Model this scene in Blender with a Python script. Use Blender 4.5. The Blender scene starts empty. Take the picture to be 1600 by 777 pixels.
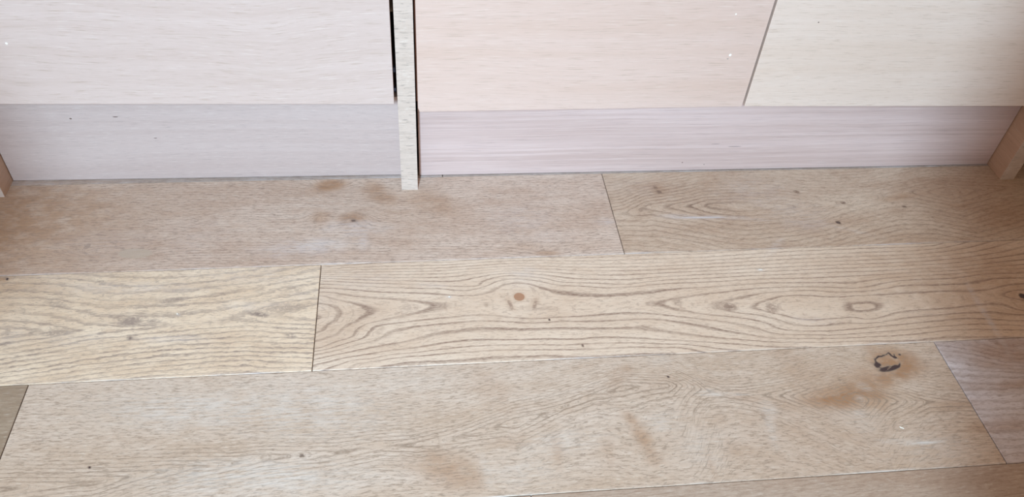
import bpy, bmesh, math, random
import numpy as np
from mathutils import Matrix, Vector

C = bpy.context.scene.collection
scn = bpy.context.scene

# ------------------------------------------------------------------ camera
cd = bpy.data.cameras.new('camera')
cam = bpy.data.objects.new('camera', cd)
C.objects.link(cam)
rt = Vector((0.99273040, -0.10407553, 0.06045364))
up = Vector((0.03069230, 0.70457318, 0.70896727))
fw = Vector((0.11638016, 0.70195792, -0.70264553))
M = Matrix((rt, up, -fw)).transposed().to_4x4()
M.translation = Vector((0.0, -1.01968, 0.844562))
cam.matrix_world = M
cd.sensor_width = 36.0
cd.lens = 36.0 * 1258.04 / 1600.0
cd.clip_start = 0.02
scn.camera = cam

# ------------------------------------------------------------------ world, lamps, exposure
w = bpy.data.worlds.new('world')
scn.world = w
w.use_nodes = True
w.node_tree.nodes['Background'].inputs[0].default_value = (1.0, 0.70, 0.505, 1)
w.node_tree.nodes['Background'].inputs[1].default_value = 0.68

def area(name, loc, target, sx, sy, power, col, spread=180):
    l = bpy.data.lights.new(name, 'AREA')
    l.shape = 'RECTANGLE'
    l.size, l.size_y = sx, sy
    l.energy = power
    l.color = col
    l.spread = math.radians(spread)
    o = bpy.data.objects.new(name, l)
    C.objects.link(o)
    o.location = loc
    o.rotation_euler = (Vector(target) - Vector(loc)).to_track_quat('-Z', 'Y').to_euler()
    return o

area('window_daylight', (-0.50, -3.0, 1.98), (0.10, -0.10, 0.05), 0.20, 0.8, 39.0, (0.62, 0.84, 1.0), 90)
scn.view_settings.view_transform = 'Standard'
scn.view_settings.look = 'None'
scn.view_settings.gamma = 1
scn.view_settings.use_curve_mapping = False
scn.view_settings.exposure = 0.0

# ------------------------------------------------------------------ node helper
class G:
    """small expression builder for procedural materials"""
    def __init__(s, name):
        s.m = bpy.data.materials.new(name)
        s.m.use_nodes = True
        s.t = s.m.node_tree
        s.b = s.t.nodes['Principled BSDF']
    def put(s, sock, v):
        if isinstance(v, bpy.types.NodeSocket):
            s.t.links.new(v, sock)
        elif isinstance(v, (tuple, list)) and len(v) == 3 and len(sock.default_value) == 4:
            sock.default_value = (*v, 1)
        else:
            sock.default_value = v
    def f(s, op, a, b=None, c=None, clamp=False):
        n = s.t.nodes.new('ShaderNodeMath')
        n.operation = op
        n.use_clamp = clamp
        for i, v in enumerate((a, b, c)):
            if v is not None:
                s.put(n.inputs[i], v)
        return n.outputs[0]
    def add(s, a, b): return s.f('ADD', a, b)
    def mul(s, a, b): return s.f('MULTIPLY', a, b)
    def step(s, v, a, b, lo=0.0, hi=1.0):
        n = s.t.nodes.new('ShaderNodeMapRange')
        n.interpolation_type = 'SMOOTHSTEP'
        s.put(n.inputs[0], v); s.put(n.inputs[1], a); s.put(n.inputs[2], b)
        s.put(n.inputs[3], lo); s.put(n.inputs[4], hi)
        return n.outputs[0]
    def attr(s, name):
        n = s.t.nodes.new('ShaderNodeAttribute')
        n.attribute_name = name
        return n.outputs['Fac']
    def xyz(s):
        n = s.t.nodes.new('ShaderNodeTexCoord')
        k = s.t.nodes.new('ShaderNodeSeparateXYZ')
        s.t.links.new(n.outputs['Object'], k.inputs[0])
        return k.outputs
    def vec(s, x, y, z):
        n = s.t.nodes.new('ShaderNodeCombineXYZ')
        for i, v in enumerate((x, y, z)):
            s.put(n.inputs[i], v)
        return n.outputs[0]
    def noise(s, v, scale=1.0, detail=2.0, rough=0.5, dist=0.0):
        n = s.t.nodes.new('ShaderNodeTexNoise')
        s.put(n.inputs['Vector'], v)
        n.inputs['Scale'].default_value = scale
        n.inputs['Detail'].default_value = detail
        n.inputs['Roughness'].default_value = rough
        n.inputs['Distortion'].default_value = dist
        return n.outputs[0]
    def mix(s, fac, a, b, mode='MIX'):
        n = s.t.nodes.new('ShaderNodeMix')
        n.data_type = 'RGBA'
        n.blend_type = mode
        n.clamp_factor = True
        s.put(n.inputs[0], fac); s.put(n.inputs[6], a); s.put(n.inputs[7], b)
        return n.outputs[2]
    def out(s, col, rough, bump=None, strength=0.2, dist=0.001, spec=0.5):
        s.put(s.b.inputs['Base Color'], col)
        s.put(s.b.inputs['Roughness'], rough)
        s.b.inputs['Specular IOR Level'].default_value = spec
        if bump is not None:
            n = s.t.nodes.new('ShaderNodeBump')
            n.inputs['Strength'].default_value = strength
            n.inputs['Distance'].default_value = dist
            s.put(n.inputs['Height'], bump)
            s.t.links.new(n.outputs[0], s.b.inputs['Normal'])
        return s.m

def srgb(r, g, b):
    return tuple((c / 255 / 12.92) if c <= 10 else ((c / 255 + 0.055) / 1.055) ** 2.4 for c in (r, g, b))

def sc(c, r, g=None, b=None):
    g = r if g is None else g
    b = r if b is None else b
    return (c[0] * r, c[1] * g, c[2] * b)

# ------------------------------------------------------------------ wood materials
def oak_floor(name, seed, light, dark, line_col, line=0.5, tick=0.5, gf=3.0, thick=0.45, wob=0.25, haze_col=(0.60, 0.575, 0.60)):
    """oiled oak plank: growth rings are the level lines of the vertex field 'grain'"""
    g = G(name)
    x, y, z = g.xyz()
    gr, rs = g.attr('grain'), g.attr('ring')
    st, pl, dk = g.attr('stain'), g.attr('pale'), g.attr('dark')
    j1 = g.noise(g.vec(g.mul(x, 9), g.mul(y, 40), seed), 1, 2)
    j2 = g.noise(g.vec(g.mul(x, 70), g.mul(y, 260), seed), 1, 2)
    gg = g.add(gr, g.add(g.mul(g.add(j1, -0.5), wob * 2.0), g.mul(g.add(j2, -0.5), wob * 1.3)))
    fr = g.f('FRACT', gg)
    ring = g.mul(g.step(fr, 0.0, 0.12), g.step(fr, 0.16, thick + 0.12, 1.0, 0.0))
    brk = g.noise(g.vec(g.mul(x, 130), g.mul(y, 900), seed + 3.1), 1, 2, 0.6)
    brk2 = g.noise(g.vec(g.mul(x, 11), g.mul(gg, 0.45), seed + 8.0), 1, 2)
    ring = g.mul(ring, g.step(brk, 0.3, 0.62, 0.35, 1.0))
    ring = g.mul(g.mul(ring, rs), g.step(brk2, 0.3, 0.6, 0.55, 1.15))
    # pores follow the grain
    p1 = g.noise(g.vec(g.mul(x, 95), g.mul(gg, gf * 1.9), seed + 5.7), 1, 3, 0.65)
    p2 = g.noise(g.vec(g.mul(x, 95), g.mul(y, 560), seed + 1.3), 1, 3, 0.65, 0.3)
    pore = g.f('MAXIMUM', g.step(p1, 0.54, 0.68), g.step(p2, 0.53, 0.66))
    lt = g.step(p2, 0.46, 0.3)
    # broad colour drift of the timber
    b1 = g.noise(g.vec(g.mul(x, 2.6), g.mul(y, 9), seed + 11), 1, 3, 0.6)
    b2 = g.noise(g.vec(g.mul(x, 9), g.mul(gr, 0.33), seed + 21), 1, 2, 0.5)
    b3 = g.noise(g.vec(g.mul(x, 30), g.mul(y, 60), seed + 31), 1, 2, 0.5)
    tone = g.add(g.mul(b1, 0.6), g.add(g.mul(b2, 0.3), g.mul(b3, 0.2)))
    col = g.mix(g.step(tone, 0.38, 0.72), light, dark)
    col = g.mix(g.mul(lt, 0.30 * tick + 0.05), col, (0.85, 0.79, 0.71))
    nz = g.noise(g.vec(g.mul(x, 38), g.mul(y, 60), seed + 41), 1, 3, 0.6)
    brown = g.mix(g.noise(g.vec(g.mul(x, 20), g.mul(y, 90), seed + 4), 1, 2), (0.46, 0.28, 0.165), (0.30, 0.155, 0.08))
    col = g.mix(g.mul(g.mul(st, g.step(nz, 0.2, 0.62, 0.45, 1.1)), 0.80), col, brown)
    lens, plug = g.attr('lens'), g.attr('plug')
    calm = g.f('SUBTRACT', 1.0, g.f('MAXIMUM', g.step(lens, 0.35, 0.6), g.step(plug, 0.4, 0.55)))
    col = g.mix(g.mul(g.step(lens, 0.3, 0.6), 0.7), col, (0.45, 0.365, 0.29))
    col = g.mix(g.step(plug, 0.4, 0.55), col, (0.42, 0.235, 0.145))
    col = g.mix(g.mul(g.mul(pore, 0.80 * tick), calm), col, line_col)
    ring = g.mul(ring, calm)
    col = g.mix(g.mul(ring, line), col, line_col)
    fib = g.noise(g.vec(g.mul(x, 26), g.mul(y, 330), seed + 77), 1, 3, 0.7)
    haze = g.mul(pl, g.step(g.add(g.mul(fib, 0.7), g.mul(nz, 0.4)), 0.44, 0.66, 0.12, 1.0))
    wipe = g.step(pl, 0.75, 1.0)
    haze = g.f('MAXIMUM', g.mul(haze, 0.62), g.mul(wipe, 0.75))
    col = g.mix(haze, col, haze_col)
    dz = g.noise(g.vec(g.mul(x, 160), g.mul(y, 260), seed + 51), 1, 3, 0.65)
    dmask = g.mul(g.step(dk, 0.12, 0.75), g.step(g.add(dz, g.mul(dk, 0.28)), 0.46, 0.66, 0.08, 1.0))
    deep = g.mix(g.step(dk, 0.5, 0.95), line_col, (0.05, 0.032, 0.036))
    col = g.mix(g.mul(dmask, 0.95), col, deep)
    h = g.f('SUBTRACT', 1.0, g.add(g.mul(pore, 0.5), g.add(g.mul(ring, 0.4), g.mul(dmask, 0.5))))
    rough = g.add(g.mul(pore, 0.12), g.add(0.47, g.mul(g.add(nz, -0.5), 0.1)))
    return g.out(col, rough, h, 0.35, 0.0004, 0.42)

def veneer(name, seed, light, dark, tick_col, tick=0.3, sx=30, sz=420, wave=0.0, broad=5.0, across=False, rough=0.42, specks=False, axis='z', smear=0.3, spots=()):
    g = G(name)
    x, y, z = g.xyz()
    if axis == 'y':
        x = y
    if across:
        pass
    wv = g.noise(g.vec(g.mul(x, 2.2), g.mul(z, 4.0), seed), 1, 2)
    zz = g.add(z, g.mul(g.add(wv, -0.5), 0.05 * wave))
    p1 = g.noise(g.vec(g.mul(x, sx), g.mul(zz, sz), seed + 2), 1, 3, 0.62)
    p2 = g.noise(g.vec(g.mul(x, sx * 0.22), g.mul(zz, sz * 0.3), seed + 5), 1, 2, 0.5)
    b1 = g.noise(g.vec(g.mul(x, 1.6), g.mul(zz, broad), seed + 9), 1, 2, 0.5)
    b2 = g.noise(g.vec(g.mul(x, 0.9), g.mul(zz, broad * 9), seed + 19), 1, 3, 0.6)
    col = g.mix(g.step(g.add(g.mul(b1, 0.5), g.mul(b2, 0.5)), 0.36, 0.64), light, dark)
    col = g.mix(g.mul(g.step(p2, 0.5, 0.7), tick * smear), col, tick_col)
    col = g.mix(g.mul(g.step(p1, 0.55, 0.68), tick), col, tick_col)
    col = g.mix(g.mul(g.step(p1, 0.44, 0.3), tick * 0.5), col, (0.93, 0.90, 0.87))
    for (px, pz, rx, rz, tint) in spots:                # chips and pin knots of the real board
        u = g.mul(g.add(x, -px), 1.0 / rx)
        v2 = g.mul(g.add(z, -pz), 1.0 / rz)
        rr = g.add(g.mul(u, u), g.mul(v2, v2))
        col = g.mix(g.step(rr, 1.3, 0.5), col, tint)
    if specks:
        v = g.t.nodes.new('ShaderNodeTexVoronoi')
        g.put(v.inputs['Vector'], g.vec(g.mul(x, 14), g.mul(z, 22), seed))
        v.inputs['Scale'].default_value = 1
        hit = g.mul(g.step(v.outputs['Distance'], 0.045, 0.02), 0.55)
        col = g.mix(g.mul(hit, g.step(p2, 0.4, 0.6)), col, (0.22, 0.15, 0.12))
    return g.out(col, rough, g.f('SUBTRACT', 1.0, p1), 0.12, 0.0002, 0.4)

def plain(name, col, rough=0.5, metal=0.0):
    g = G(name)
    x, y, z = g.xyz()
    n = g.noise(g.vec(x, y, z), 40, 2)
    m = g.out(g.mix(g.mul(n, 0.25), col, tuple(c * 0.75 for c in col)), rough)
    g.b.inputs['Metallic'].default_value = metal
    return m

# ------------------------------------------------------------------ mesh helpers
def link(name, me, mat=None, parent=None, **props):
    o = bpy.data.objects.new(name, me)
    C.objects.link(o)
    if mat is not None and me is not None:
        me.materials.append(mat)
    if parent is not None:
        o.parent = parent
    for k, v in props.items():
        o[k] = v
    return o

def prism(name, poly, y0, y1, mat, parent=None, bevel=0.0008, **props):
    """polygon in x,z swept from y0 (front) to y1"""
    bm = bmesh.new()
    ys = y0 if isinstance(y0, (list, tuple)) else [y0] * len(poly)
    a = [bm.verts.new((p[0], ys[i], p[1])) for i, p in enumerate(poly)]
    b = [bm.verts.new((p[0], y1, p[1])) for p in poly]
    bm.faces.new(a)
    bm.faces.new(b[::-1])
    n = len(poly)
    for i in range(n):
        bm.faces.new((a[i], b[i], b[(i + 1) % n], a[(i + 1) % n]))
    bmesh.ops.recalc_face_normals(bm, faces=bm.faces)
    if bevel:
        bmesh.ops.bevel(bm, geom=list(bm.edges), offset=bevel, segments=2, profile=0.6, affect='EDGES')
    me = bpy.data.meshes.new(name)
    bm.to_mesh(me)
    bm.free()
    return link(name, me, mat, parent, **props)

def box(name, x0, x1, y0, y1, z0, z1, mat, parent=None, bevel=0.0008, **props):
    return prism(name, [(x0, z0), (x1, z0), (x1, z1), (x0, z1)], y0, y1, mat, parent, bevel, **props)

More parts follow.
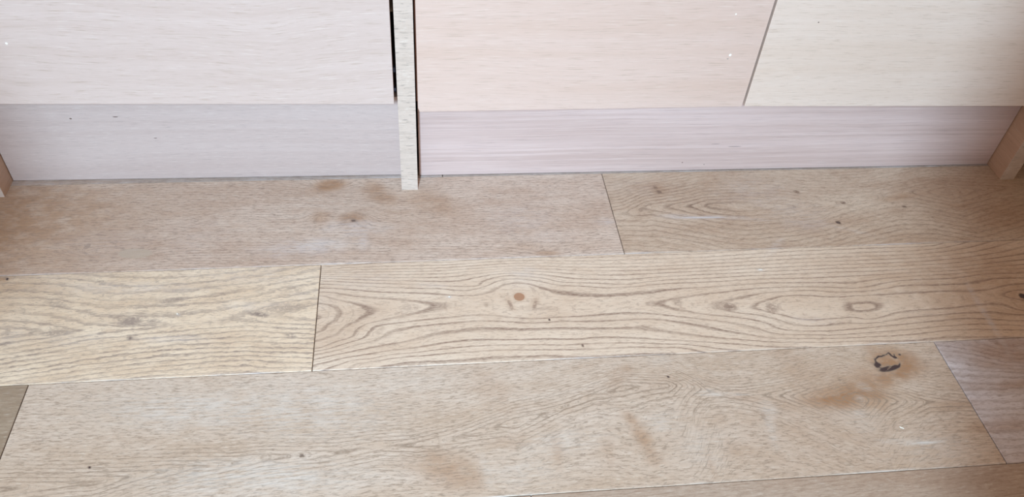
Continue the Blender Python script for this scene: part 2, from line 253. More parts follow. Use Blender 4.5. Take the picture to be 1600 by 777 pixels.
# measured layout of the boards and their figure, in mm on the floor
D = {'R2B':[[-118,-246.4,5],[-68,-256.1,5],[5,-264.5,5],[50,-269.2,5],[94,-269.7,5],[107,-268.5,5],[125,-253.5,5],[140,-249.3,5],[152,-252.4,5],[160,-261.4,5],[170,-275.3,5],[186,-282.7,5],[215,-287.2,5],[242,-286.2,5],[280,-286.9,5],[303,-285.1,5],[338,-282.1,5],[366,-275.9,5],[389,-272.2,5],[426,-272.5,5],[479,-268.4,5],[568,-269.7,5],[644,-275.2,5],[-105,-260.2,4],[-55,-269.9,4],[-27,-275.5,4],[-13,-280.2,4],[-5,-284.1,4],[-13,-288.3,4],[-27,-294.5,4],[-67,-307.2,4],[-78,-312.2,4],[-95,-331.0,4],[-134,-347.0,4],[-135,-259.4,3],[-113,-269.2,3],[-92,-280.8,3],[-85,-289.2,3],[-92,-300.2,3],[-107,-310.6,3],[-131,-329.1,3],[-131,-276.4,2],[-121,-295.3,2],[-136,-317.9,2],[-67,-312.8,5],[-19,-307.1,5],[38,-301.4,5],[83,-298.0,5],[105,-300.7,5],[124,-306.0,5],[154,-311.4,5],[200,-310.0,5],[237,-307.7,5],[271,-304.9,5],[304,-304.9,5],[341,-313.1,5],[365,-318.7,5],[415,-327.9,5],[442,-333.9,5],[472,-344.3,5],[484,-352.5,5],[501,-357.9,5],[534,-359.7,5],[566,-363.2,5],[607,-362.0,5],[681,-359.1,5],[751,-354.7,5],[861,-360.6,5],[641,-282.7,4],[515,-276.5,4],[474,-278.2,4],[423,-283.7,4],[384,-291.0,4],[366,-292.5,4],[359,-294.6,4],[363,-297.2,4],[376,-301.5,4],[402,-314.8,4],[445,-323.5,4],[468,-328.9,4],[488,-338.2,4],[500,-347.5,4],[533,-354.5,4],[569,-354.9,4],[611,-353.0,4],[652,-350.5,4],[715,-345.6,4],[767,-342.4,4],[850,-351.6,4],[885,-276.4,3],[864,-278.1,3],[843,-286.2,3],[807,-287.0,3],[755,-285.8,3],[704,-284.0,3],[681,-288.1,3],[638,-290.1,3],[596,-289.3,3],[572,-284.3,3],[532,-284.2,3],[501,-285.8,3],[477,-292.6,3],[452,-300.6,3],[438,-307.1,3],[448,-314.8,3],[475,-320.5,3],[501,-329.5,3],[524,-340.1,3],[544,-343.6,3],[574,-342.8,3],[605,-339.8,3],[625,-345.0,3],[651,-343.4,3],[679,-337.7,3],[741,-335.0,3],[803,-332.8,3],[835,-331.4,3],[873,-340.7,3],[821,-308.8,2],[798,-304.5,2],[780,-298.5,2],[760,-297.5,2],[735,-304.5,2],[697,-299.9,2],[641,-297.8,2],[591,-300.1,2],[558,-294.5,2],[529,-293.4,2],[501,-301.8,2],[487,-308.4,2],[496,-316.1,2],[509,-322.3,2],[530,-330.4,2],[563,-334.0,2],[593,-333.2,2],[612,-331.2,2],[633,-337.7,2],[655,-333.5,2],[679,-325.7,2],[722,-321.3,2],[768,-320.5,2],[812,-316.5,2],[845,-314.4,2],[861,-315.2,2],[871,-329.0,2],[877,-333.6,2],[-134,-356.5,6],[-96,-346.6,6],[-69,-338.4,6],[-56,-326.6,6],[-45,-320.1,6],[-10,-314.7,6],[39,-311.7,6],[93,-311.6,6],[126,-315.3,6],[155,-319.1,6],[193,-317.2,6],[226,-319.0,6],[287,-319.3,6],[340,-322.4,6],[367,-328.2,6],[398,-335.7,6],[428,-346.5,6],[463,-357.5,6],[475,-362.3,6],[517,-366.2,6],[604,-369.4,6],[715,-365.6,6],[779,-363.3,6],[856,-369.8,6],[-115,-358.6,7],[-83,-351.0,7],[-51,-344.9,7],[-19,-338.5,7],[12,-327.1,7],[47,-323.4,7],[84,-319.8,7],[117,-323.4,7],[152,-326.9,7],[188,-326.6,7],[216,-328.8,7],[257,-331.0,7],[302,-327.6,7],[331,-335.0,7],[336,-338.6,7],[363,-345.9,7],[391,-353.5,7],[424,-361.0,7],[478,-369.6,7],[527,-373.0,7],[601,-375.4,7],[736,-372.6,7],[852,-376.7,7],[-137,-372.3,8],[-98,-363.8,8],[-62,-358.0,8],[-2,-350.3,8],[46,-343.2,8],[105,-343.9,8],[132,-345.8,8],[186,-345.5,8],[212,-348.8,8],[231,-346.5,8],[289,-351.3,8],[332,-357.0,8],[367,-362.3,8],[433,-370.4,8],[524,-381.1,8],[598,-383.1,8],[-104,-374.2,9],[-62,-367.4,9],[-9,-361.1,9],[24,-357.1,9],[104,-353.7,9],[192,-359.1,9],[247,-358.9,9],[287,-361.1,9],[330,-365.7,9],[396,-375.0,9],[-89,-375.1,10],[-41,-368.6,10],[24,-364.5,10],[103,-362.0,10],[141,-364.4,10],[218,-366.6,10],[286,-367.1,10],[346,-372.1,10],[-61,-379.3,11],[-16,-373.7,11],[44,-373.6,11],[102,-371.1,11],[162,-373.5,11],[227,-378.4,11],[284,-377.3,11],[344,-380.2,11],[-137,-237.0,6],[-84,-243.2,6],[-32,-249.5,6],[28,-253.6,6],[65,-260.8,6],[95,-252.0,6],[110,-245.3,6],[127,-240.7,6],[147,-240.9,6],[164,-244.8,6],[194,-254.9,6],[227,-259.1,6],[255,-263.6,6],[299,-264.2,6],[333,-261.7,6],[375,-260.5,6],[429,-260.9,6],[515,-258.6,6],[651,-259.9,6],[-138,-227.2,7.6],[41,-245.7,7.6],[82,-247.7,7.6],[125,-229.7,7.6],[166,-234.2,7.6],[207,-246.3,7.6],[301,-254.6,7.6],[-137,-198.4,15],[44,-196.3,15],[234,-195.6,15],[432,-194.9,15],[637,-194.1,14],[797,-193.9,14],[961,-193.6,10],[715,-272.1,4],[752,-271.3,4],[855,-264.4,4],[615,-250.3,7],[717,-249.8,7],[822,-248.0,7],[934,-239.4,7],[39,-282.9,4.5],[93,-284.5,4.5],[181,-296.1,4.5],[263,-295.7,4.5],[320,-291.4,4.5],[617,-311.5,1.38],[656,-311.0,1.38],[632,-325.7,1.38],[636,-316.1,0.9],[713,-311.5,1.85],[560,-313.4,1.85],[588,-316.1,1.85],[687,-313.8,1.85],[893,-308.0,0.5],[883,-307.5,0.5],[-136,-295.6,1.2]],'S3':[[-464,-525.9,-7],[-391,-525.0,-6],[-364,-525.3,-6],[-339,-521.6,-5],[-300,-516.4,-4],[-263,-512.5,-3],[-219,-510.6,-2],[-186,-505.4,-1.3],[-141,-505.9,-0.6],[-101,-505.3,0.05],[-55,-499.0,0.5],[-17,-500.7,0.1],[-9,-500.8,-0.1],[29,-495.9,-0.6],[52,-491.2,-1],[95,-480.6,-2],[112,-478.1,-2.8],[146,-468.2,-1.9],[175,-458.8,-1.3],[214,-445.9,-1.3],[258,-434.8,-2.2],[289,-434.7,-1.4],[316,-435.4,-1],[325,-435.9,0],[333,-435.9,1],[340,-436.9,2],[348,-439.4,3],[357,-441.9,4],[364,-446.3,5],[385,-451.6,5.7],[414,-455.4,5.2],[443,-458.2,4],[464,-460.5,3],[485,-462.8,1.5],[519,-465.9,-1],[562,-471.6,-4.5],[585,-474.1,-1.5],[596,-475.7,0],[610,-477.6,1],[623,-478.4,2],[636,-480.2,3],[650,-481.1,4],[678,-484.9,4.6],[728,-492.0,5]],'S1B':[[289,-110.3,0.6],[329,-105.9,0.1],[353,-97.8,-0.7],[367,-91.4,-1],[405,-92.0,-2],[443,-91.9,-3],[468,-91.3,-4],[513,-94.5,-4.6],[588,-97.2,-4.2],[643,-99.2,-3.1],[678,-94.2,-2.2],[713,-89.2,-1.5],[774,-78.5,-0.9],[824,-70.4,-1.6],[892,-72.7,-4],[966,-66.9,-2.5],[1041,-61.0,-1]],'S2A':[[-534,-307.7,-2.5],[-489,-306.0,-1.8],[-451,-306.0,-1.05],[-418,-304.6,-0.4],[-379,-302.4,-0.1],[-324,-297.8,0.3],[-267,-293.1,0.3],[-222,-287.7,-0.05],[-193,-286.9,-0.7],[-137,-285.4,-1.3]],'STAIN':[[798,-274.8,192.0,107.9,-3,0.6],[509,-530.8,163.4,76.1,-4,0.34],[629,-417.8,12.7,7.6,8,0.9],[-595,-92.9,177.7,137.4,-2,0.9],[-612,-64.5,63.0,89.6,-2,0.3],[-427,-85.6,101.0,72.4,-2,0.22],[-135,-22.0,26.0,14.1,14,1.2],[-144,-96.6,15.2,15.9,13,0.75],[-97,-101.3,21.2,14.3,13,0.95],[-58,-43.2,35.8,18.4,-53,0.85],[-74,-92.0,38.8,21.8,-2,0.25],[30,-70.7,48.2,29.0,-31,0.55],[-11,-87.1,68.9,44.0,-2,0.2],[191,-188.3,21.1,6.7,-3,0.7],[169,-176.5,57.8,12.2,-2,0.35],[266,-176.7,49.0,13.8,-2,0.25],[-443,-123.5,11.9,8.5,14,0.5],[394,-49.2,15.5,14.5,-48,0.6],[382,-42.4,32.2,19.7,-2,0.3],[489,-31.1,17.7,22.1,-69,0.35],[807,-81.2,45.2,8.2,13,0.6],[904,-73.1,68.8,64.0,-2,0.35],[658,-142.7,63.8,39.5,-2,0.2],[948,-138.8,88.9,57.2,10,0.35],[560,-116.2,42.5,12.7,-2,0.2],[636,-416.1,35.3,24.0,8,1.2],[623,-440.8,57.1,12.7,17,0.9],[566,-447.6,62.5,20.4,21,0.75],[548,-468.7,62.3,17.4,2,1.1],[587,-479.1,18.6,18.1,-45,0.5],[527,-445.2,55.9,40.7,7,0.3],[616,-395.2,12.8,11.8,-3,0.6],[662,-427.2,12.6,25.3,-3,0.4],[27,-536.8,38.2,22.5,-31,0.7],[55,-546.9,10.7,19.1,29,0.55],[-2,-526.4,29.7,15.0,-4,0.25],[256,-481.9,13.2,7.4,-64,0.6],[266,-510.0,10.1,27.4,15,0.75],[273,-536.9,11.3,13.5,7,0.4],[253,-418.4,20.7,10.0,55,0.35],[268,-407.0,6.8,12.5,-3,0.4],[158,-520.3,6.9,26.0,-4,0.4],[219,-524.5,9.3,24.5,-4,0.3],[340,-550.1,4.8,21.4,1,0.4],[373,-530.6,9.1,17.5,25,0.35],[89,-428.3,20.8,37.0,31,0.3],[495,-412.0,20.2,49.7,18,0.3],[424,-463.9,48.1,10.4,-16,0.35],[330,-433.2,84.5,10.2,-3,0.15],[106,-503.7,23.3,8.7,2,0.3],[694,-488.8,40.9,9.4,2,0.5],[428,-478.7,10.0,11.9,-4,0.3],[490,-482.7,58.9,40.3,-4,0.2],[140,-272.5,8.1,7.8,-3,1.0],[126,-283.8,4.7,13.9,16,0.35],[161,-283.2,5.5,11.8,-29,0.4],[636,-314.9,21.1,11.7,-3,0.35],[-115,-317.9,33.6,33.1,23,0.2],[214,-318.8,106.9,11.5,-3,0.15],[-82,-303.0,51.7,22.4,23,0.15],[882,-317.6,22.0,35.4,-3,0.7],[891,-238.9,52.4,46.3,-3,0.35],[776,-304.6,9.9,5.5,-3,0.5],[769,-348.5,57.8,32.8,-3,0.25],[-563,-205.5,11.2,6.5,5,0.9],[-324,-229.1,32.9,11.2,15,0.25],[-407,-285.6,32.6,9.1,-3,0.15],[-505,-301.9,47.5,33.7,-3,0.2],[-402,-305.4,8.0,3.3,-3,0.5],[804,-408.2,46.7,27.4,-3,0.6],[761,-416.8,14.7,16.9,-3,0.3],[727,-524.9,44.7,9.1,2,0.6],[791,-461.4,28.5,6.8,2,0.5],[594,-513.3,42.0,6.0,-4,0.2]],'PALE':[[-160,-159.5,68.3,17.4,5,0.8],[-92,-121.3,47.6,16.8,-2,0.75],[-80,-148.1,6.6,21.8,-2,0.7],[156,-115.5,49.8,36.3,-2,0.35],[201,-153.0,29.5,14.0,-2,0.25],[291,-123.7,16.2,7.4,-2,0.7],[-326,-137.7,54.4,34.1,-2,0.2],[-450,-139.1,70.9,30.0,-2,0.25],[-563,-1.6,37.0,5.6,1,0.9],[11,-4.4,25.8,4.0,-2,0.6],[453,-119.7,60.5,4.0,-2,1.0],[417,-115.3,35.8,4.6,-7,0.6],[520,-125.3,51.5,3.9,-7,0.5],[616,-141.0,42.3,15.7,-2,0.4],[553,-182.0,4.0,14.9,-56,0.55],[540,-198.3,4.9,20.4,-56,0.3],[684,-158.6,43.2,3.3,-24,0.5],[557,-61.2,65.6,41.9,-2,0.3],[606,-110.3,53.7,24.2,-2,0.3],[356,-38.2,53.6,24.6,-2,0.2],[-127,-266.2,13.9,14.1,-3,0.2],[812,-350.8,4.8,66.6,-3,0.85],[746,-335.3,30.5,3.9,3,0.2],[23,-243.6,27.1,6.1,-3,0.4],[153,-231.0,23.3,19.0,-3,0.4],[551,-336.9,27.1,7.5,-10,0.4],[507,-237.3,4.9,2.2,-3,1.3],[42,-267.6,3.6,3.0,-3,1.3],[-80,-228.7,53.7,24.7,-3,0.2],[-395,-229.1,101.6,11.0,-3,0.4],[-486,-200.7,50.9,10.2,-3,0.2],[-227,-213.0,88.1,17.5,-3,0.3],[-154,-253.0,34.8,11.9,-3,0.2],[-319,-322.8,40.4,6.5,-3,0.5],[-439,-316.1,39.7,11.0,-3,0.3],[-220,-270.7,42.5,8.1,-3,0.4],[-523,-306.2,15.7,15.7,-3,0.3],[-321,-280.7,1.7,1.7,-3,1.3],[623,-540.3,33.4,3.9,-3,0.8],[591,-536.3,33.0,3.9,-4,0.5],[649,-540.2,41.6,9.9,-4,0.3],[554,-494.5,10.1,7.1,-4,0.5],[436,-479.2,10.0,13.9,-4,0.5],[430,-507.2,6.5,28.6,-4,0.4],[385,-452.6,33.7,3.0,-4,0.8],[365,-447.4,10.1,5.1,-4,0.5],[550,-505.7,33.5,20.0,-4,0.25],[645,-549.0,66.2,24.5,-4,0.3],[564,-472.7,6.9,6.3,-4,0.6],[577,-453.4,9.3,6.9,-30,0.4],[-277,-433.8,113.1,26.2,-4,0.6],[-140,-442.5,100.0,41.8,-4,0.55],[-190,-529.7,121.4,22.8,-4,0.7],[116,-547.1,44.9,20.6,-4,0.35],[167,-507.8,63.6,17.4,7,0.35],[299,-489.4,24.3,15.0,-4,0.5],[338,-528.2,31.7,27.0,-4,0.3],[72,-539.9,6.0,24.7,7,0.4],[-7,-402.7,64.9,19.9,-3,0.2],[315,-390.9,17.3,10.8,-3,0.3],[770,-449.7,39.3,10.0,-24,0.45],[715,-467.0,10.6,6.7,-4,0.4],[738,-536.9,21.2,18.7,-4,0.5],[726,-487.9,52.5,21.9,-4,0.2]],'DARK':[[611,-420.0,6.3,5.4,8,1.0],[611,-413.5,2.0,6.9,-3,0.8],[616,-407.3,6.1,1.6,39,1.1],[624,-405.0,6.4,1.7,17,1.0],[633,-401.7,6.0,1.4,33,0.9],[637,-403.6,1.9,4.3,13,1.0],[624,-426.6,16.8,4.4,10,1.1],[635,-423.5,5.9,3.2,8,0.9],[620,-422.7,11.7,6.5,8,0.35],[642,-403.9,1.6,1.9,-3,0.9],[641,-408.2,3.3,2.5,-24,1.2],[650,-404.3,2.7,2.4,-3,0.9],[642,-420.7,1.7,6.1,-31,1.0],[652,-412.7,1.6,8.7,-55,0.35],[645,-410.1,1.8,3.5,-3,0.4],[561,-473.5,6.0,4.2,-4,0.5],[570,-478.1,3.4,3.1,-4,0.5],[890,-309.1,6.0,5.7,-3,1.2],[548,-440.4,2.6,3.3,-3,0.5],[-558,-204.5,2.7,2.6,13,1.1],[-376,-505.4,1.4,1.7,-4,1.1],[-379,-497.8,5.7,3.4,76,0.25],[-96,-105.6,5.8,3.6,-2,0.8],[-103,-95.3,14.4,3.5,34,0.35],[-87,-90.1,13.3,3.4,-36,0.35],[261,-413.8,1.7,3.1,-3,0.8],[319,-421.4,1.5,1.9,-3,1.2],[177,-316.8,1.6,2.1,-3,1.1],[216,-363.7,1.7,3.3,-3,0.8],[391,-44.3,5.3,5.0,-33,0.6],[394,-55.6,6.2,4.9,-18,0.7],[670,-140.1,4.9,3.6,-18,1.0],[698,-93.4,4.5,5.0,-68,0.7],[799,-106.6,5.5,3.1,-2,0.7],[628,-63.7,5.1,6.6,49,0.6],[752,-156.9,3.2,3.2,-2,0.0],[-138,-104.0,12.5,2.7,41,0.3],[365,-294.9,11.1,8.6,-3,0.42],[438,-307.1,13.1,8.6,-3,0.59],[498,-311.4,12.1,11.7,-31,0.51],[614,-310.1,8.6,7.8,-3,0.34],[656,-309.8,7.7,5.3,-3,0.26],[-13,-284.9,17.5,9.3,-3,0.38],[-29,-294.4,7.1,4.5,23,0.42],[-78,-287.3,10.4,8.0,-3,0.3],[-52,-324.7,10.7,5.3,35,0.34],[-186,-277.1,41.8,9.3,8,0.43],[-214,-287.0,17.7,4.4,-16,0.58],[-470,-303.9,19.9,6.8,4,0.51],[-378,-289.4,17.5,8.1,4,0.58],[-349,-290.9,11.5,4.5,-3,0.51],[-395,-284.0,9.3,5.9,11,0.43],[-373,-317.7,4.8,4.4,-3,0.72],[-529,-300.6,9.9,9.4,28,0.43],[-524,-319.7,7.8,4.4,-3,0.51],[-332,-255.7,24.4,6.0,9,0.51],[-169,-324.8,10.9,5.1,-27,0.51],[-172,-243.7,21.4,8.5,11,0.36],[-219,-241.4,12.1,7.2,-3,0.36],[-479,-255.0,24.4,6.4,-26,0.43],[126,-286.2,3.3,10.4,16,0.5],[130,-295.8,10.8,2.3,-23,0.35],[160,-289.1,3.6,10.6,-23,0.5],[147,-299.0,10.8,2.3,3,0.3],[20,-327.5,10.6,4.3,22,0.35],[289,-303.0,27.4,4.8,-3,0.25],[388,-333.9,26.1,4.8,-19,0.3],[434,-349.1,25.6,4.8,-23,0.25],[-377,-174.7,1.8,2.6,-3,0],[532,-374.9,1.8,2.3,-3,0],[-261,-511.7,3.6,1.7,-4,0.4],[-300,-516.4,2.8,2.5,-4,0.4],[-219,-510.6,3.6,2.5,-4,0.6],[-141,-505.9,4.4,3.4,-4,0.8],[-186,-505.4,3.6,3.4,-4,0.5],[-101,-505.3,4.4,2.5,-4,0.6],[56,-491.5,7.7,2.7,-4,0.4],[147,-467.4,5.8,2.2,19,0.5],[227,-441.8,11.9,3.8,8,0.3],[412,-460.2,6.7,4.0,-4,0.4],[426,-488.2,4.7,5.1,-62,0.5]],'EYE':[[-400,-162.2,23.8,9.9,-3,1.0]],'PLUG':[[140,-272.5,7.7,7.5,-3,1.0]],'CUT':[[627,-424.1,9.5,0.7,34,0.7],[615,-421.8,5.8,0.7,31,0.5],[641,-416.3,4.3,3.0,17,0.5]],'LINES':{'r12':[[-561,-198.4],[957,-191.9]],'r23':[[-510,-384.8],[845,-385.0]],'r34':[[83,-574.7],[731,-575.7]],'kickL':[[-614,4.6],[-50,0.8]],'kickR':[[11,-2.0],[1006,-2.3]],'E':[[119,-575.0],[121,-577.4]]}}  # broad pale entries at front left also paint the cool window sheen
CRUMBS = [(0.599, -0.5173, 0.0038, 0.0013, -35, 'long cream splinter crumb on the pale plank below the big cracked knot'), (0.507, -0.2367, 0.0036, 0.0012, 0, 'flat white crumb on the boldly grained plank near its back edge'), (0.042, -0.2676, 0.0022, 0.0014, 20, 'small white crumb on the boldly grained plank left of the tan knot plug'), (-0.321, -0.2802, 0.0015, 0.0013, 0, 'tiny white crumb on the blotchy left plank')]

# ------------------------------------------------------------------ the setting: floor
floor_bed = box('floor', -0.72, 1.10, -2.0, 0.56, -0.035, -0.0145, plain('floor_bed', (0.07, 0.05, 0.04), 0.9), None, 0, kind='structure')
floor_bed['label'] = 'wide oiled oak plank floor in front of the cabinets'

def gsum(key, X, Y):
    o = np.zeros_like(X)
    for (cx, cy, rx, ry, a, am) in D[key]:
        c, s = math.cos(math.radians(a)), math.sin(math.radians(a))
        u = ((X - cx) * c + (Y - cy) * s) / rx
        v = (-(X - cx) * s + (Y - cy) * c) / ry
        r = (u * u + v * v)
        e = np.exp(-0.8 * r * r if key in ('EYE', 'DARK', 'PLUG', 'CUT') else -0.9 * r ** 1.4)
        o = np.maximum(o, am * e) + 0.25 * np.minimum(o, am * e)
    return o

def spine_field(key, X, Y, up_d, dn_d, yk=1.0):
    """rings either side of a pith line; up_d / dn_d = ring spacing (mm) behind / in front of it"""
    S = np.array(D[key], float)
    ys = np.interp(X, S[:, 0], S[:, 1])
    fl = np.interp(X, S[:, 0], S[:, 2])
    base = S[0, 1] + (S[-1, 1] - S[0, 1]) * (X - S[0, 0]) / (S[-1, 0] - S[0, 0])
    near = np.exp(-((Y - ys) / 85.0) ** 2)            # boards run straight again away from the heart
    d = Y - base - (ys - base) * near
    def lev(dd, sp):
        r = dd / sp
        return np.sqrt(r * r + 0.35) - 0.59
    return fl + np.where(d > 0, lev(np.abs(d), up_d), lev(np.abs(d), dn_d))

def rbf_field(key, X, Y):
    P = np.array(D[key], float)
    sx = 0.30                                     # grain runs along x
    q = P[:, :2] * np.array([sx, 1.0])
    def ph(a, b):
        r = np.sqrt(((a[:, None, :] - b[None, :, :]) ** 2).sum(-1) + 1.0)
        return r
    A = ph(q, q)
    n = len(q)
    K = np.zeros((n + 3, n + 3))
    K[:n, :n] = A - np.eye(n) * 0.35
    K[:n, n] = 1; K[:n, n + 1:] = q; K[n, :n] = 1; K[n + 1:, :n] = q.T
    rhs = np.concatenate([P[:, 2], np.zeros(3)])
    wgt = np.linalg.solve(K, rhs)
    pts = np.stack([X.ravel() * sx, Y.ravel()], 1)
    out = np.zeros(len(pts))
    for i in range(0, len(pts), 8000):
        c = pts[i:i + 8000]
        out[i:i + 8000] = ph(c, q) @ wgt[:n] + wgt[n] + c @ wgt[n + 1:]
    return out.reshape(X.shape)

def lerp_row(r, x):
    (xa, ya), (xb, yb) = r
    return ya + (yb - ya) * (x - xa) / (xb - xa)

ROW = [[(-500, -5.6), (1000, -5.0)], D['LINES']['r12'], D['LINES']['r23'], D['LINES']['r34']]
for k in range(4, 11):
    ROW.append([(-500, -575.3 - 190 * (k - 3)), (1000, -575.3 - 190 * (k - 3))])
ROW.insert(0, [(-500, 184.0), (1000, 184.0)])     # row 0 lies mostly under the cabinets
ROW.insert(0, [(-500, 374.0), (1000, 374.0)])

def plank(row, x0, x1, mat, field, ring=None, fine=True, label=None, gap=(0.35, 0.55), knots=True, dense=(), step_y=2.5):
    """one board: gently eased edges, top at z = 0, world coordinates in mm inside"""
    dx, dy = (4.0, step_y) if fine else (60.0, 38.0)
    nx = max(4, int((x1 - x0) / dx)); ny = max(4, int(190 / dy))
    xs = np.linspace(x0 + gap[1], x1 - gap[1], nx)
    for a, b in dense:
        xs = np.concatenate([xs[xs < a], np.arange(a, b, 1.4), xs[xs > b]])
    e = 0.7
    xs = np.concatenate([[xs[0], xs[0] + e], xs[1:-1], [xs[-1] - e, xs[-1]]])
    ts = np.linspace(0, 1, ny)
    ts = np.concatenate([[0, e / 190], ts[1:-1], [1 - e / 190, 1]])
    X = np.repeat(xs[:, None], len(ts), 1)
    yt = lerp_row(ROW[row], xs) - gap[0]
    yb = lerp_row(ROW[row + 1], xs) + gap[0]
    Y = yt[:, None] + (yb - yt)[:, None] * ts[None, :]
    Z = np.zeros_like(X)
    Z[0, :] -= 0.6; Z[-1, :] -= 0.6; Z[:, 0] -= 0.6; Z[:, -1] -= 0.6
    n, m = X.shape
    top = np.stack([X, Y, Z], -1).reshape(-1, 3)
    # skirt
    idx = np.arange(n * m).reshape(n, m)
    rim = np.concatenate([idx[:, 0], idx[-1, 1:], idx[-2::-1, -1], idx[0, -2:0:-1]])
    low = top[rim].copy(); low[:, 2] = -14.0
    V = np.concatenate([top, low]) / 1000.0
    F = np.stack([idx[:-1, :-1], idx[:-1, 1:], idx[1:, 1:], idx[1:, :-1]], -1).reshape(-1, 4)
    L = n * m + np.arange(len(rim))
    S = np.stack([rim, np.roll(rim, -1), np.roll(L, -1), L], -1)
    me = bpy.data.meshes.new('plank')
    me.from_pydata(V.tolist(), [], F.tolist() + S[:, ::-1].tolist())
    me.update()
    bm = bmesh.new(); bm.from_mesh(me)
    bmesh.ops.recalc_face_normals(bm, faces=bm.faces)
    if sum(f.normal.z for f in list(bm.faces)[:50]) < 0:
        bmesh.ops.reverse_faces(bm, faces=bm.faces)
    bm.to_mesh(me); bm.free()
    def put(nm, arr):
        full = np.concatenate([arr.ravel(), arr.ravel()[rim]]).astype(np.float32)
        a = me.attributes.new(nm, 'FLOAT', 'POINT')
        a.data.foreach_set('value', full)
    put('grain', field(X, Y))
    put('ring', ring(X, Y) if ring else np.ones_like(X))
    if knots:
        st, pl, dk = gsum('STAIN', X, Y), gsum('PALE', X, Y), gsum('DARK', X, Y)  # brown field holds stains plus broad tone patches darkening the right-hand planks
        eye, plug, cut = gsum('EYE', X, Y), gsum('PLUG', X, Y), np.minimum(1, gsum('CUT', X, Y))
    else:
        st = pl = dk = eye = plug = cut = np.zeros_like(X)
    # worn, chipped arris along the front edge
    edge = np.exp(-((Y - yb[:, None]) / 2.2) ** 2)
    wear = 0.5 + 0.5 * np.sin(X * 0.021 + row * 2.1) * np.sin(X * 0.0083 + row)
    pl = np.maximum(pl, edge * wear * 0.9)
    put('stain', st); put('pale', pl); put('dark', dk * (1 - cut)); put('lens', eye); put('plug', plug)
    o = link('plank', me, mat, floor_bed)
    if label:
        o['label'] = label
    return o

def bell(X, Y, cx, cy, rx, ry):
    return np.exp(-(((X - cx) / rx) ** 2 + ((Y - cy) / ry) ** 2))

# --- row behind, mostly hidden under the plinths (only a 5 mm sliver shows)
straight = lambda sp, ph=0.0, wv=1.2: (lambda X, Y: Y / sp + ph + wv * np.sin(X * 0.004 + ph))
m_edge = oak_floor('oak_sliver', 3.0, srgb(178, 166, 160), srgb(150, 132, 120), (0.16, 0.11, 0.09), 0.3, 0.5)
plank(0, -720, 300, m_edge, straight(5), fine=False, knots=False)
plank(0, 300, 1099, m_edge, straight(5), fine=False, knots=False)
def sliver(X, Y): return Y / 5.0
plank(1, -720, 44, m_edge, sliver, fine=False, knots=True)
plank(1, 44, 1099, m_edge, sliver, fine=False, knots=True)

# --- row 1
def f1a(X, Y):
    g = Y / 5.5 + 1.2 * np.sin(X * 0.0055 + 0.6) + 0.02 * (X + 140) * (0.25 - bell(X, Y, -140, -100, 300, 80) * 0.1)
    g = g - 5.0 * bell(X, Y, -95, -95, 34, 20) - 3.5 * bell(X, Y, -145, -92, 24, 14)
    g = g + 5.0 * bell(X, Y, -440, -160, 60, 15) + 4 * bell(X, Y, -130, -22, 40, 18)
    g = g + 3.0 * bell(X, Y, -30, -60, 90, 50) + 2.0 * bell(X, Y, 190, -190, 60, 20)
    return g
def r1a(X, Y):
    return 0.4 + 0.5 * bell(X, Y, -110, -70, 110, 60) + 0.4 * bell(X, Y, 60, -180, 260, 30) + 0.35 * bell(X, Y, -380, -170, 160, 25)
m1a = oak_floor('oak_row1_left', 12.0, sc(srgb(205, 190, 178), 1.087, 1.056, 1.050), sc(srgb(184, 162, 146), 1.087, 1.056, 1.050), (0.25, 0.18, 0.145), 0.5, 0.75, 2.2, 0.4, 0.35)
plank(2, -720, 308.3, m1a, f1a, r1a, label='long greyish oak plank with three small brown knots')
def f1b(X, Y):
    return spine_field('S1B', X, Y, 7.5, 10.5)
def r1b(X, Y):
    return 0.3 + 1.0 * bell(X, Y, 420, -90, 105, 45) + 0.3 * bell(X, Y, 600, -170, 500, 40) + 0.25 * bell(X, Y, 900, -120, 160, 90)
m1b = oak_floor('oak_row1_right', 23.0, sc(srgb(196, 177, 160), 1.165, 1.188, 1.187), sc(srgb(172, 147, 128), 1.165, 1.188, 1.187), (0.22, 0.145, 0.105), 0.7, 0.55, 3.0, 0.42, 0.3)
plank(2, 308.3, 1099, m1b, f1b, r1b, label='oak plank with pointed arches and a long whitish streak')

# --- row 2
def f2a(X, Y):
    return spine_field('S2A', X, Y, 13.0, 15.0) + 0.9 * (np.clip(-(Y + 300), 0, 100) / 15.0)
def r2a(X, Y):
    return 0.7 + 0.3 * bell(X, Y, -260, -290, 200, 70) + 0.3 * bell(X, Y, -300, -350, 400, 30)
m2a = oak_floor('oak_row2_left', 31.0, sc(srgb(206, 193, 178), 1.381, 1.343, 1.267), sc(srgb(187, 168, 149), 1.381, 1.343, 1.267), (0.27, 0.21, 0.185), 0.7, 0.55, 5.0, 0.42, 0.6)
plank(3, -720, -138.0, m2a, f2a, r2a, label='oak plank with blotchy grey wavy grain and a tiny knot')
def f2b(X, Y):
    return rbf_field('R2B', X, Y) - 0.17
def r2b(X, Y):
    return 1.0 - 0.25 * bell(X, Y, 300, -205, 500, 30)
m2b = oak_floor('oak_row2_right', 47.0, sc(srgb(213, 198, 181), 1.150, 1.130, 1.130), sc(srgb(200, 180, 160), 1.150, 1.130, 1.130), (0.25, 0.165, 0.125), 0.80, 0.42, 3.0, 0.30, 0.14)
plank(3, -138.0, 1099, m2b, f2b, r2b, label='oak plank with bold cathedral grain and a round tan knot plug',
      dense=((120, 200), (560, 625)), step_y=1.8)

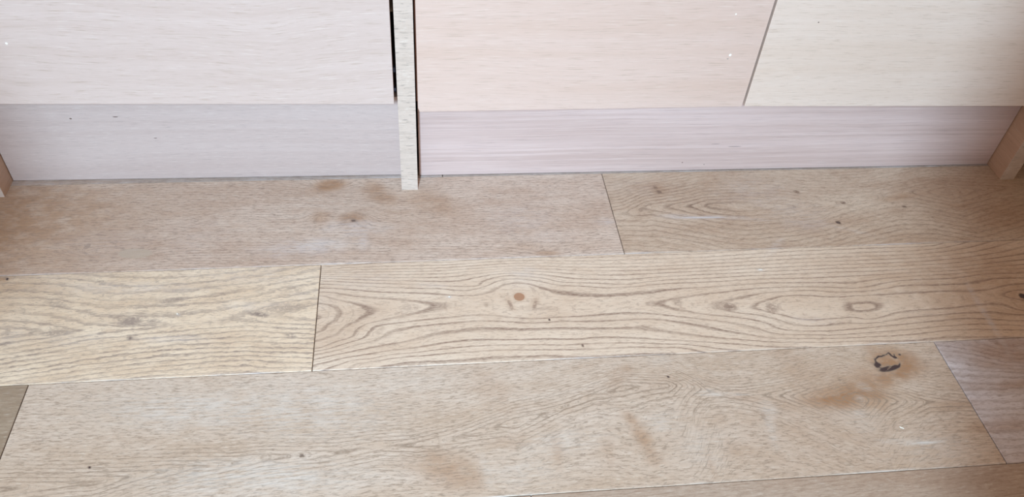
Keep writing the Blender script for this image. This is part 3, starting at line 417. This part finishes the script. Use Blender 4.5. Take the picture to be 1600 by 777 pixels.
# --- row 3
m3l = oak_floor('oak_row3_far_left', 5.0, sc(srgb(180, 163, 144), 0.878, 0.859, 0.850), sc(srgb(158, 138, 118), 0.878, 0.859, 0.850), (0.25, 0.18, 0.13), 0.3, 0.5)
plank(4, -720, -477.0, m3l, straight(6, 0.3), fine=True)
def f3(X, Y):
    return spine_field('S3', X, Y, 5.2, 5.6)
def r3(X, Y):
    S = np.array(D['S3'], float)
    d = np.abs(Y - np.interp(X, S[:, 0], S[:, 1]))
    return 0.22 + 0.75 * np.exp(-(d / 26.0) ** 2)
m3 = oak_floor('oak_row3', 58.0, sc(srgb(222, 212, 194), 0.888, 0.819, 0.842), sc(srgb(206, 190, 167), 0.888, 0.819, 0.842), (0.30, 0.225, 0.17), 0.9, 0.85, 1.6, 0.36, 0.20, (0.74, 0.74, 0.73))  # brighter haze colour also carries the painted window sheen at left
plank(4, -477.0, 710.0, m3, f3, r3, label='pale oak plank with a sweeping heart and a large cracked dark knot',
      dense=((545, 680),), step_y=1.6)
m3r = oak_floor('oak_row3_right', 71.0, sc(srgb(176, 156, 142), 1.699, 2.161, 2.859), sc(srgb(146, 120, 102), 1.699, 2.161, 2.859), (0.20, 0.13, 0.10), 0.4, 0.4, 3.0, 0.5, 0.7)
def f3r(X, Y):
    return Y / 11 + 4 * bell(X, Y, 830, -400, 70, 40) + 0.6 * np.sin(X * 0.01)
plank(4, 710.0, 1099, m3r, f3r, label='darker brown oak plank at the right')

# --- row 4 and on towards the camera
m4 = oak_floor('oak_row4', 83.0, sc(srgb(196, 174, 154), 0.907, 0.947, 1.013), sc(srgb(180, 154, 133), 0.907, 0.947, 1.013), (0.27, 0.18, 0.13), 0.45, 0.6, 2.5, 0.4, 0.35)
plank(5, -720, 120.0, m4, straight(6.5, 1.0), fine=True)
plank(5, 120.0, 1099, m4, lambda X, Y: Y / 6.0 - X * 0.008 + 0.8 * np.sin(X * 0.006), lambda X, Y: 0.6 + 0 * X, fine=True)
for r, joints in ((6, (-500, 620)), (7, (-200,)), (8, (-600, 500)), (9, (100,)), (10, (-400, 900)), (11, (200,))):
    e = [-720, *joints, 1099]
    for a, b in zip(e[:-1], e[1:]):
        plank(r, a, b, random.Random(r).choice((m4, m3l, m1a)), straight(6, r), fine=False, knots=False)

# ------------------------------------------------------------------ the setting: walls, and unseen blockers added to shape the light
m_wall = plain('painted_wall', (0.62, 0.60, 0.56), 0.7)
box('wall_back', -0.72, 1.10, 0.57, 0.67, -0.035, 2.4, m_wall, None, 0, kind='structure')
m_wall2 = plain('painted_wall_warm', (0.72, 0.66, 0.58), 0.7)
box('wall_right', 1.10, 1.20, -1.38, 0.57, 0.0, 2.1, m_wall2, None, 0, kind='structure')  # unseen, added to keep sky light out of the right corner
box('wall_left', -0.82, -0.72, -1.38, 0.57, 0.0, 2.1, m_wall2, None, 0, kind='structure')
box('wall_front_right', 0.262, 1.10, -1.48, -1.38, 0.0, 2.1, m_wall2, None, 0, kind='structure')  # unseen block, its edge placed to cut daylight off the right corner
box('wall_front_left', -0.72, -0.56, -1.48, -1.38, 0.0, 2.1, m_wall2, None, 0, kind='structure')  # unseen block, added to narrow the daylight beam on the left

# ------------------------------------------------------------------ cabinets
tickc = (0.42, 0.32, 0.25)
chip = (0.95, 0.92, 0.90)
pin = (0.16, 0.11, 0.10)
m_doorL = veneer('door_veneer_left', 2.0, sc(srgb(226, 217, 206), 0.869, 0.800, 0.860), sc(srgb(219, 208, 196), 0.869, 0.800, 0.860), tickc, 0.44, 30, 560, 1.6, smear=0.25, spots=[(-0.5186, 0.2628, 0.0017, 0.0017, chip)])
m_doorA = veneer('door_veneer_middle', 15.0, sc(srgb(230, 217, 207), 0.880, 0.792, 0.802), sc(srgb(224, 208, 195), 0.880, 0.792, 0.802), tickc, 0.42, 24, 640, 0.5, 3.0, smear=0.2, spots=[(0.4583, 0.2428, 0.0020, 0.0022, chip), (0.4497, 0.3077, 0.0013, 0.0013, chip), (0.4561, 0.2365, 0.0015, 0.0012, (0.45, 0.38, 0.34))])
m_doorB = veneer('door_veneer_right', 27.0, sc(srgb(227, 216, 206), 0.990, 0.941, 0.948), sc(srgb(220, 206, 193), 0.990, 0.941, 0.948), tickc, 0.38, 32, 600, 0.5, smear=0.2, spots=[(0.5751, 0.2953, 0.0012, 0.0010, pin)])
m_plinL = veneer('plinth_veneer_left', 33.0, sc(srgb(210, 200, 205), 0.883, 0.830, 0.768), sc(srgb(202, 190, 194), 0.883, 0.830, 0.768), (0.34, 0.28, 0.28), 0.36, 45, 620, 0.3, 12.0, specks=True, smear=0.2, spots=[(-0.496, 0.1158, 0.0018, 0.0013, pin), (-0.4332, 0.1183, 0.004, 0.0008, pin), (-0.3862, 0.0791, 0.0025, 0.0007, pin)])
m_plinR = veneer('plinth_veneer_right', 41.0, sc(srgb(214, 200, 204), 1.012, 0.960, 0.905), sc(srgb(196, 179, 180), 1.012, 0.960, 0.905), (0.34, 0.26, 0.26), 0.42, 14, 760, 0.25, 24.0, smear=0.2, spots=[(0.4441, 0.0172, 0.0012, 0.0010, pin), (0.483, 0.0121, 0.0010, 0.0008, pin), (0.527, 0.0491, 0.012, 0.0007, (0.30, 0.24, 0.24)), (0.4925, 0.055, 0.008, 0.0006, (0.35, 0.28, 0.28))])
m_edge2 = veneer('edge_band', 51.0, sc(srgb(226, 222, 212), 0.884, 0.790, 0.797), sc(srgb(216, 211, 200), 0.884, 0.790, 0.797), (0.30, 0.26, 0.24), 0.62, 60, 360, 0.25, 40.0, smear=0.3)
m_side = veneer('panel_side', 61.0, srgb(208, 178, 156), srgb(196, 164, 142), (0.30, 0.2, 0.14), 0.25, 30, 400, 0.3, axis='y')
m_carc = plain('carcass_board', srgb(205, 150, 125), 0.6)
m_dark = plain('dark_void_board', (0.012, 0.010, 0.010), 0.8)  # near-black colour painted in for the unlit depth of the door gap
m_blue = plain('blue_grey_metal', (0.10, 0.13, 0.24), 0.35, 0.3)

def empty(name, loc, **props):
    o = bpy.data.objects.new(name, None)
    C.objects.link(o)
    o.empty_display_size = 0.05
    o.matrix_world = Matrix.Translation(loc)
    for k, v in props.items():
        o[k] = v
    return o

def under(o, root):
    o.parent = root
    o.matrix_parent_inverse = root.matrix_world.inverted()
    return o

# left unit
cl = empty('base_cabinet', (-0.32, 0.25, 0.153), label='left cabinet with one wide pale oak door, edge gap showing black', category='cabinet')
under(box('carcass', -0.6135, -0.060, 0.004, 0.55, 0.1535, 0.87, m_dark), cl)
under(prism('door', [(-0.6125, 0.16985), (-0.0272, 0.1630), (-0.0268, 0.86), (-0.6125, 0.86)], -0.036, -0.017, m_doorL, None, 0.0009), cl)
under(box('side_rail', -0.0595, -0.0245, 0.010, 0.016, 0.1535, 0.1600, m_blue, None, 0.0004, label='blue-grey metal rail deep in the gap'), cl)
under(box('side_clip', -0.0595, -0.0245, 0.012, 0.018, 0.186, 0.194, m_blue, None, 0.0004, label='small blue clip deep in the gap'), cl)

# right unit, two doors
cr = empty('base_cabinet', (0.50, 0.25, 0.153), label='right cabinet with two pale oak doors meeting at a thin brown gap', category='cabinet')
under(box('carcass', 0.0050, 1.0035, -0.0155, 0.55, 0.1535, 0.87, m_carc), cr)
under(prism('door', [(0.0090, 0.1491), (0.5004, 0.1527), (0.5004, 0.86), (0.0066, 0.86), (0.0068, 0.1555)], -0.036, -0.017, m_doorA, None, 0.0007, label='door beside the pale upright post'), cr)
under(prism('door', [(0.5041, 0.1527), (1.0030, 0.1472), (1.0030, 0.86), (0.5041, 0.86)], -0.036, -0.017, m_doorB, None, 0.0009, label='door shaded towards its right edge'), cr)

# plinths
def plinth(name, x0, x1, ya, yb, top, mat, label):
    return prism(name, [(x0, 0.0007), (x1, 0.0007), (x1, top), (x0, top)], [ya, yb, yb, ya], 0.020, mat, None, 0.0006, label=label, category='plinth', group='plinth boards under the cabinets')
plinth('plinth_board', -0.6148, -0.0226, 0.0046, 0.0006, 0.1506, m_plinL, 'lavender grey plinth board under the wide left door')
plinth('plinth_board', 0.0064, 1.0040, -0.0020, -0.0023, 0.1506, m_plinR, 'pinkish grey streaked plinth board under the two right doors')

# upright end panels
def end_panel(x0, x1, yf, label, lean=0.0):
    r = empty('end_panel', ((x0 + x1) / 2, yf, 0.0), label=label, category='panel', group='upright end panels beside the cabinets')
    under(box('board', x0, x1, yf + 0.0010, 0.55, 0.0, 0.88, m_side, None, 0.0005), r)
    under(box('edge_band', x0, x1, yf, yf + 0.0010, 0.0, 0.88, m_edge2, None, 0.0003), r)
    return r
end_panel(-0.0222, 0.0034, -0.0370, 'pale front edge of the middle upright panel between the left and right doors')
end_panel(-0.6412, -0.6157, -0.0330, 'brown upright panel foot at the left edge of the photo')
end_panel(1.0052, 1.0308, -0.0445, 'shaded tan upright panel foot in the right corner')

# ------------------------------------------------------------------ crumbs and chips
m_crumb = plain('crumb_white', (0.86, 0.82, 0.74), 0.6)
def crumb(x, y, sx, sy, rot, label, mat=m_crumb):
    bm = bmesh.new()
    bmesh.ops.create_icosphere(bm, subdivisions=1, radius=1)
    rnd = random.Random(int(x * 7919) ^ 5)
    for v in bm.verts:
        v.co *= rnd.uniform(0.75, 1.1)
    bmesh.ops.scale(bm, vec=(sx, sy, min(sx, sy) * 0.6), verts=bm.verts)
    lo = min(v.co.z for v in bm.verts)
    bmesh.ops.translate(bm, vec=(0, 0, -lo), verts=bm.verts)
    me = bpy.data.meshes.new('crumb')
    bm.to_mesh(me); bm.free()
    o = link('crumb', me, mat, None, label=label, category='crumb', group='crumbs on the floor')
    o.location = (x, y, 0.0)
    o.rotation_euler = (0, 0, math.radians(rot))
    return o
for c in CRUMBS:
    crumb(*c)
